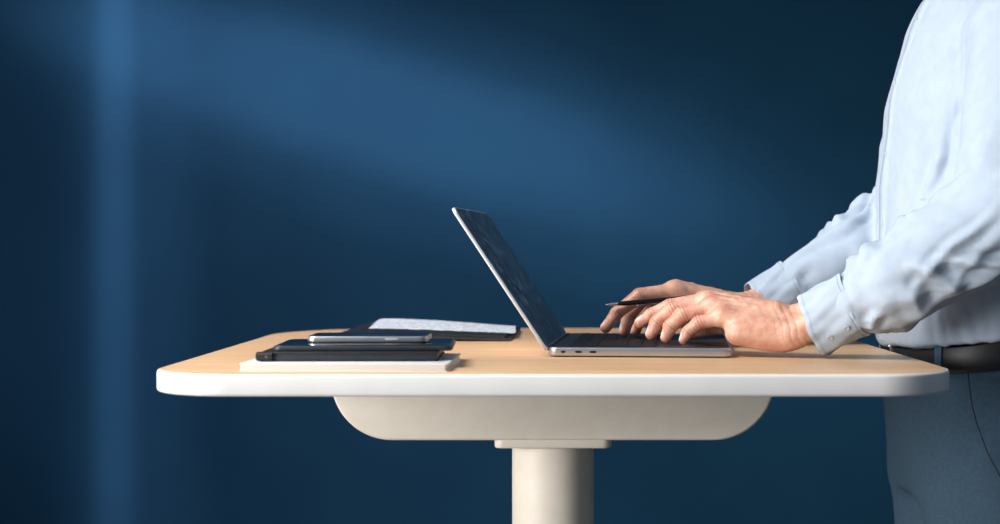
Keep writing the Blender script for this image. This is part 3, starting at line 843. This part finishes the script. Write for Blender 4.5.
# ---- belt
def belt_pt(t, zo, off):
    a, b = 0.1285 + off, 0.1665 + off; n = 2 / 2.3
    c, s = math.cos(t), math.sin(t)
    x = 0.5615 + a * math.copysign(abs(c) ** n, c); y = CY + b * math.copysign(abs(s) ** n, s)
    return Vector((x, y, 1.036 + 0.15 * (x - 0.43) + zo))
def band(name, t0, t1, n, z0, z1, off0, off1, closed):
    bm = bmesh.new(); R_ = []
    for i in range(n + (0 if closed else 1)):
        t = t0 + (t1 - t0) * i / n
        R_.append([bm.verts.new(belt_pt(t, *p)) for p in ((z0, off0), (z0, off1 - 0.0006), (z0 + 0.0015, off1), (z1 - 0.0015, off1), (z1, off1 - 0.0006), (z1, off0))])
    m_ = len(R_)
    for i in range(m_ if closed else m_ - 1):
        for k in range(6): bm.faces.new((R_[i][k], R_[(i + 1) % m_][k], R_[(i + 1) % m_][(k + 1) % 6], R_[i][(k + 1) % 6]))
    if not closed: bm.faces.new(R_[0]); bm.faces.new(R_[-1])
    bmesh.ops.recalc_face_normals(bm, faces=bm.faces)
    me = bpy.data.meshes.new(name); bm.to_mesh(me); bm.free()
    for p in me.polygons: p.use_smooth = True
    me.set_sharp_from_angle(angle=math.radians(30))
    return me
belt = new_obj('belt', band('belt', 0, 2 * math.pi, 140, -0.016, 0.016, 0.001, 0.0045, True), M_belt, person, label='black leather belt')
for t in (-2.35, -1.30, -0.7, 2.35, 1.30, 0.7):
    new_obj('belt_loop', band('belt_loop', t - 0.035, t + 0.035, 6, -0.022, 0.018, 0.004, 0.0066, False), M_trouser, trousers)
bk_ = [belt_pt(math.pi + t, z, 0.006) for t, z in ((-0.14, -0.018), (0.14, -0.018), (0.14, 0.018), (-0.14, 0.018), (-0.14, -0.018))]
new_obj('buckle', tube('buckle', bk_, 0.0018, 8), M_chrome, belt, label='chrome belt buckle')

# ---- shoes
for s in (-1, 1):
    G = grid((0.36, CY + s * 0.11 - 0.07, 0.0), (0.68, CY + s * 0.11 + 0.07, 0.13), 0.005)
    S = rc(G, (0.625, CY + s * 0.10, 0.045), (0.45, CY + s * 0.115, 0.035), 0.038, 0.042)
    S = smin(S, rc(G, (0.615, CY + s * 0.10, 0.05), (0.61, CY + s * 0.10, 0.085), 0.038, 0.04), 0.02)
    S = smin(S, rc(G, (0.45, CY + s * 0.115, 0.03), (0.415, CY + s * 0.112, 0.026), 0.04, 0.03), 0.02)
    S = smax(S, 0.008 - G[2] + 0 * G[0] + 0 * G[1], 0.002)
    V_, Q_ = nets(S, G, 0.005)
    V_[:, 2] = np.where(V_[:, 2] < 0.012, 0.001, V_[:, 2])
    new_obj('shoe', mesh_from('shoe', V_, Q_), M_shoe, person, label='black leather shoe')

# ================================================================== PEN
p0 = Vector((0.066, 1.4362 + YO, 1.1060)); p1 = Vector((0.176, 1.4388 + YO, 1.1155))
pen = empty('pen', p0, 'slim black pen with silver tip held between thumb and finger', 'pen')
d = p1 - p0; Lp = d.length; rot = d.to_track_quat('Z', 'Y').to_matrix().to_4x4()
new_obj('pen_barrel', lathe('pen_barrel', [(0.0022, 0.016), (0.0030, 0.024), (0.0030, Lp - 0.002), (0.0022, Lp)], 24, rot), M_pen, pen)
new_obj('pen_tip', lathe('pen_tip', [(0.0006, 0.0), (0.0014, 0.004), (0.0023, 0.0162)], 24, rot), M_chrome, pen, label='silver tip')
new_obj('pen_clip', tube('pen_clip', [rot @ Vector((-0.0006, -0.0037, z)) for z in (0.035, 0.05, 0.065, 0.08)], 0.0007, 6), M_chrome, pen, label='silver clip')

# ================================================================== CAMERA
cam = bpy.data.cameras.new('camera'); co = bpy.data.objects.new('camera', cam); COL.objects.link(co)
co.location = (0, 0, 1.1754); co.rotation_euler = (math.pi / 2, 0, 0)
cam.sensor_width = 36; cam.lens = 54; cam.shift_x = -0.053; cam.shift_y = -0.012
cam.clip_start = 0.05
cam.dof.use_dof = True; cam.dof.focus_distance = 1.80; cam.dof.aperture_fstop = 4.5
scene.camera = co

# ================================================================== LIGHT
w = bpy.data.worlds.new('world'); scene.world = w; w.use_nodes = True
w.node_tree.nodes['Background'].inputs['Color'].default_value = (0.6, 0.76, 1.0, 1)
w.node_tree.nodes['Background'].inputs['Strength'].default_value = 0.17
def area(name, loc, target, sx, sy, power, col=(1, 1, 1), spread=180):
    l = bpy.data.lights.new(name, 'AREA'); l.shape = 'RECTANGLE'; l.size = sx; l.size_y = sy; l.energy = power; l.color = col
    l.spread = math.radians(spread)
    o = bpy.data.objects.new(name, l); COL.objects.link(o); o.location = loc
    o.rotation_euler = (Vector(target) - Vector(loc)).to_track_quat('-Z', 'Y').to_euler()
    return o
area('window_light', (-1.4, 1.2, 2.9), (0.20, 1.95, 1.1), 1.0, 1.0, 20, (1.0, 0.98, 0.96), 95)
area('side_fill', (-2.3, 0.35, 1.20), (0.1, 1.9, 0.95), 1.1, 1.0, 19, (1.0, 0.98, 0.96), 80)  # added fill lamp, no window here: brightens underframe, hands and shirt from low left
def spot(name, loc, target, half_long, half_short, roll, power, col=(1.0, 0.74, 0.92), blend=1.0):
    l = bpy.data.lights.new(name, 'SPOT'); l.energy = power; l.color = col; l.spot_blend = blend
    l.spot_size = 2 * math.radians(half_long); l.shadow_soft_size = 0.02
    o = bpy.data.objects.new(name, l); COL.objects.link(o); o.location = loc
    q = (Vector(target) - Vector(loc)).to_track_quat('-Z', 'Y')
    o.rotation_euler = (q.to_matrix().to_4x4() @ Matrix.Rotation(math.radians(roll), 4, 'Z')).to_euler()
    o.scale = (1, math.tan(math.radians(half_short)) / math.tan(math.radians(half_long)), 1)
    return o
spot('light_streak', (-0.9, 0.5, 2.5), (-0.58, WY, 1.62), 18, 3.4, -15, 520)
spot('light_streak_soft', (-0.9, 0.5, 2.5), (-0.50, WY, 1.58), 21, 5.8, -17, 400)
spot('haze_streak', (-0.9, 0.5, 2.5), (-0.40, WY, 1.50), 26, 9.0, -18, 230)
spot('haze_wide', (-0.9, 0.5, 2.5), (-0.50, WY, 1.20), 34, 22.0, -18, 150)
spot('vertical_streak', (-2.2, 1.2, 2.6), (-1.345, WY, 1.2), 46, 1.4, 90, 400)
spot('vertical_haze', (-2.2, 1.2, 2.6), (-1.28, WY, 1.2), 46, 4.0, 90, 220)
spot('lower_glow', (-1.0, 0.2, 2.8), (-0.85, WY, 0.50), 22, 11, -35, 230)
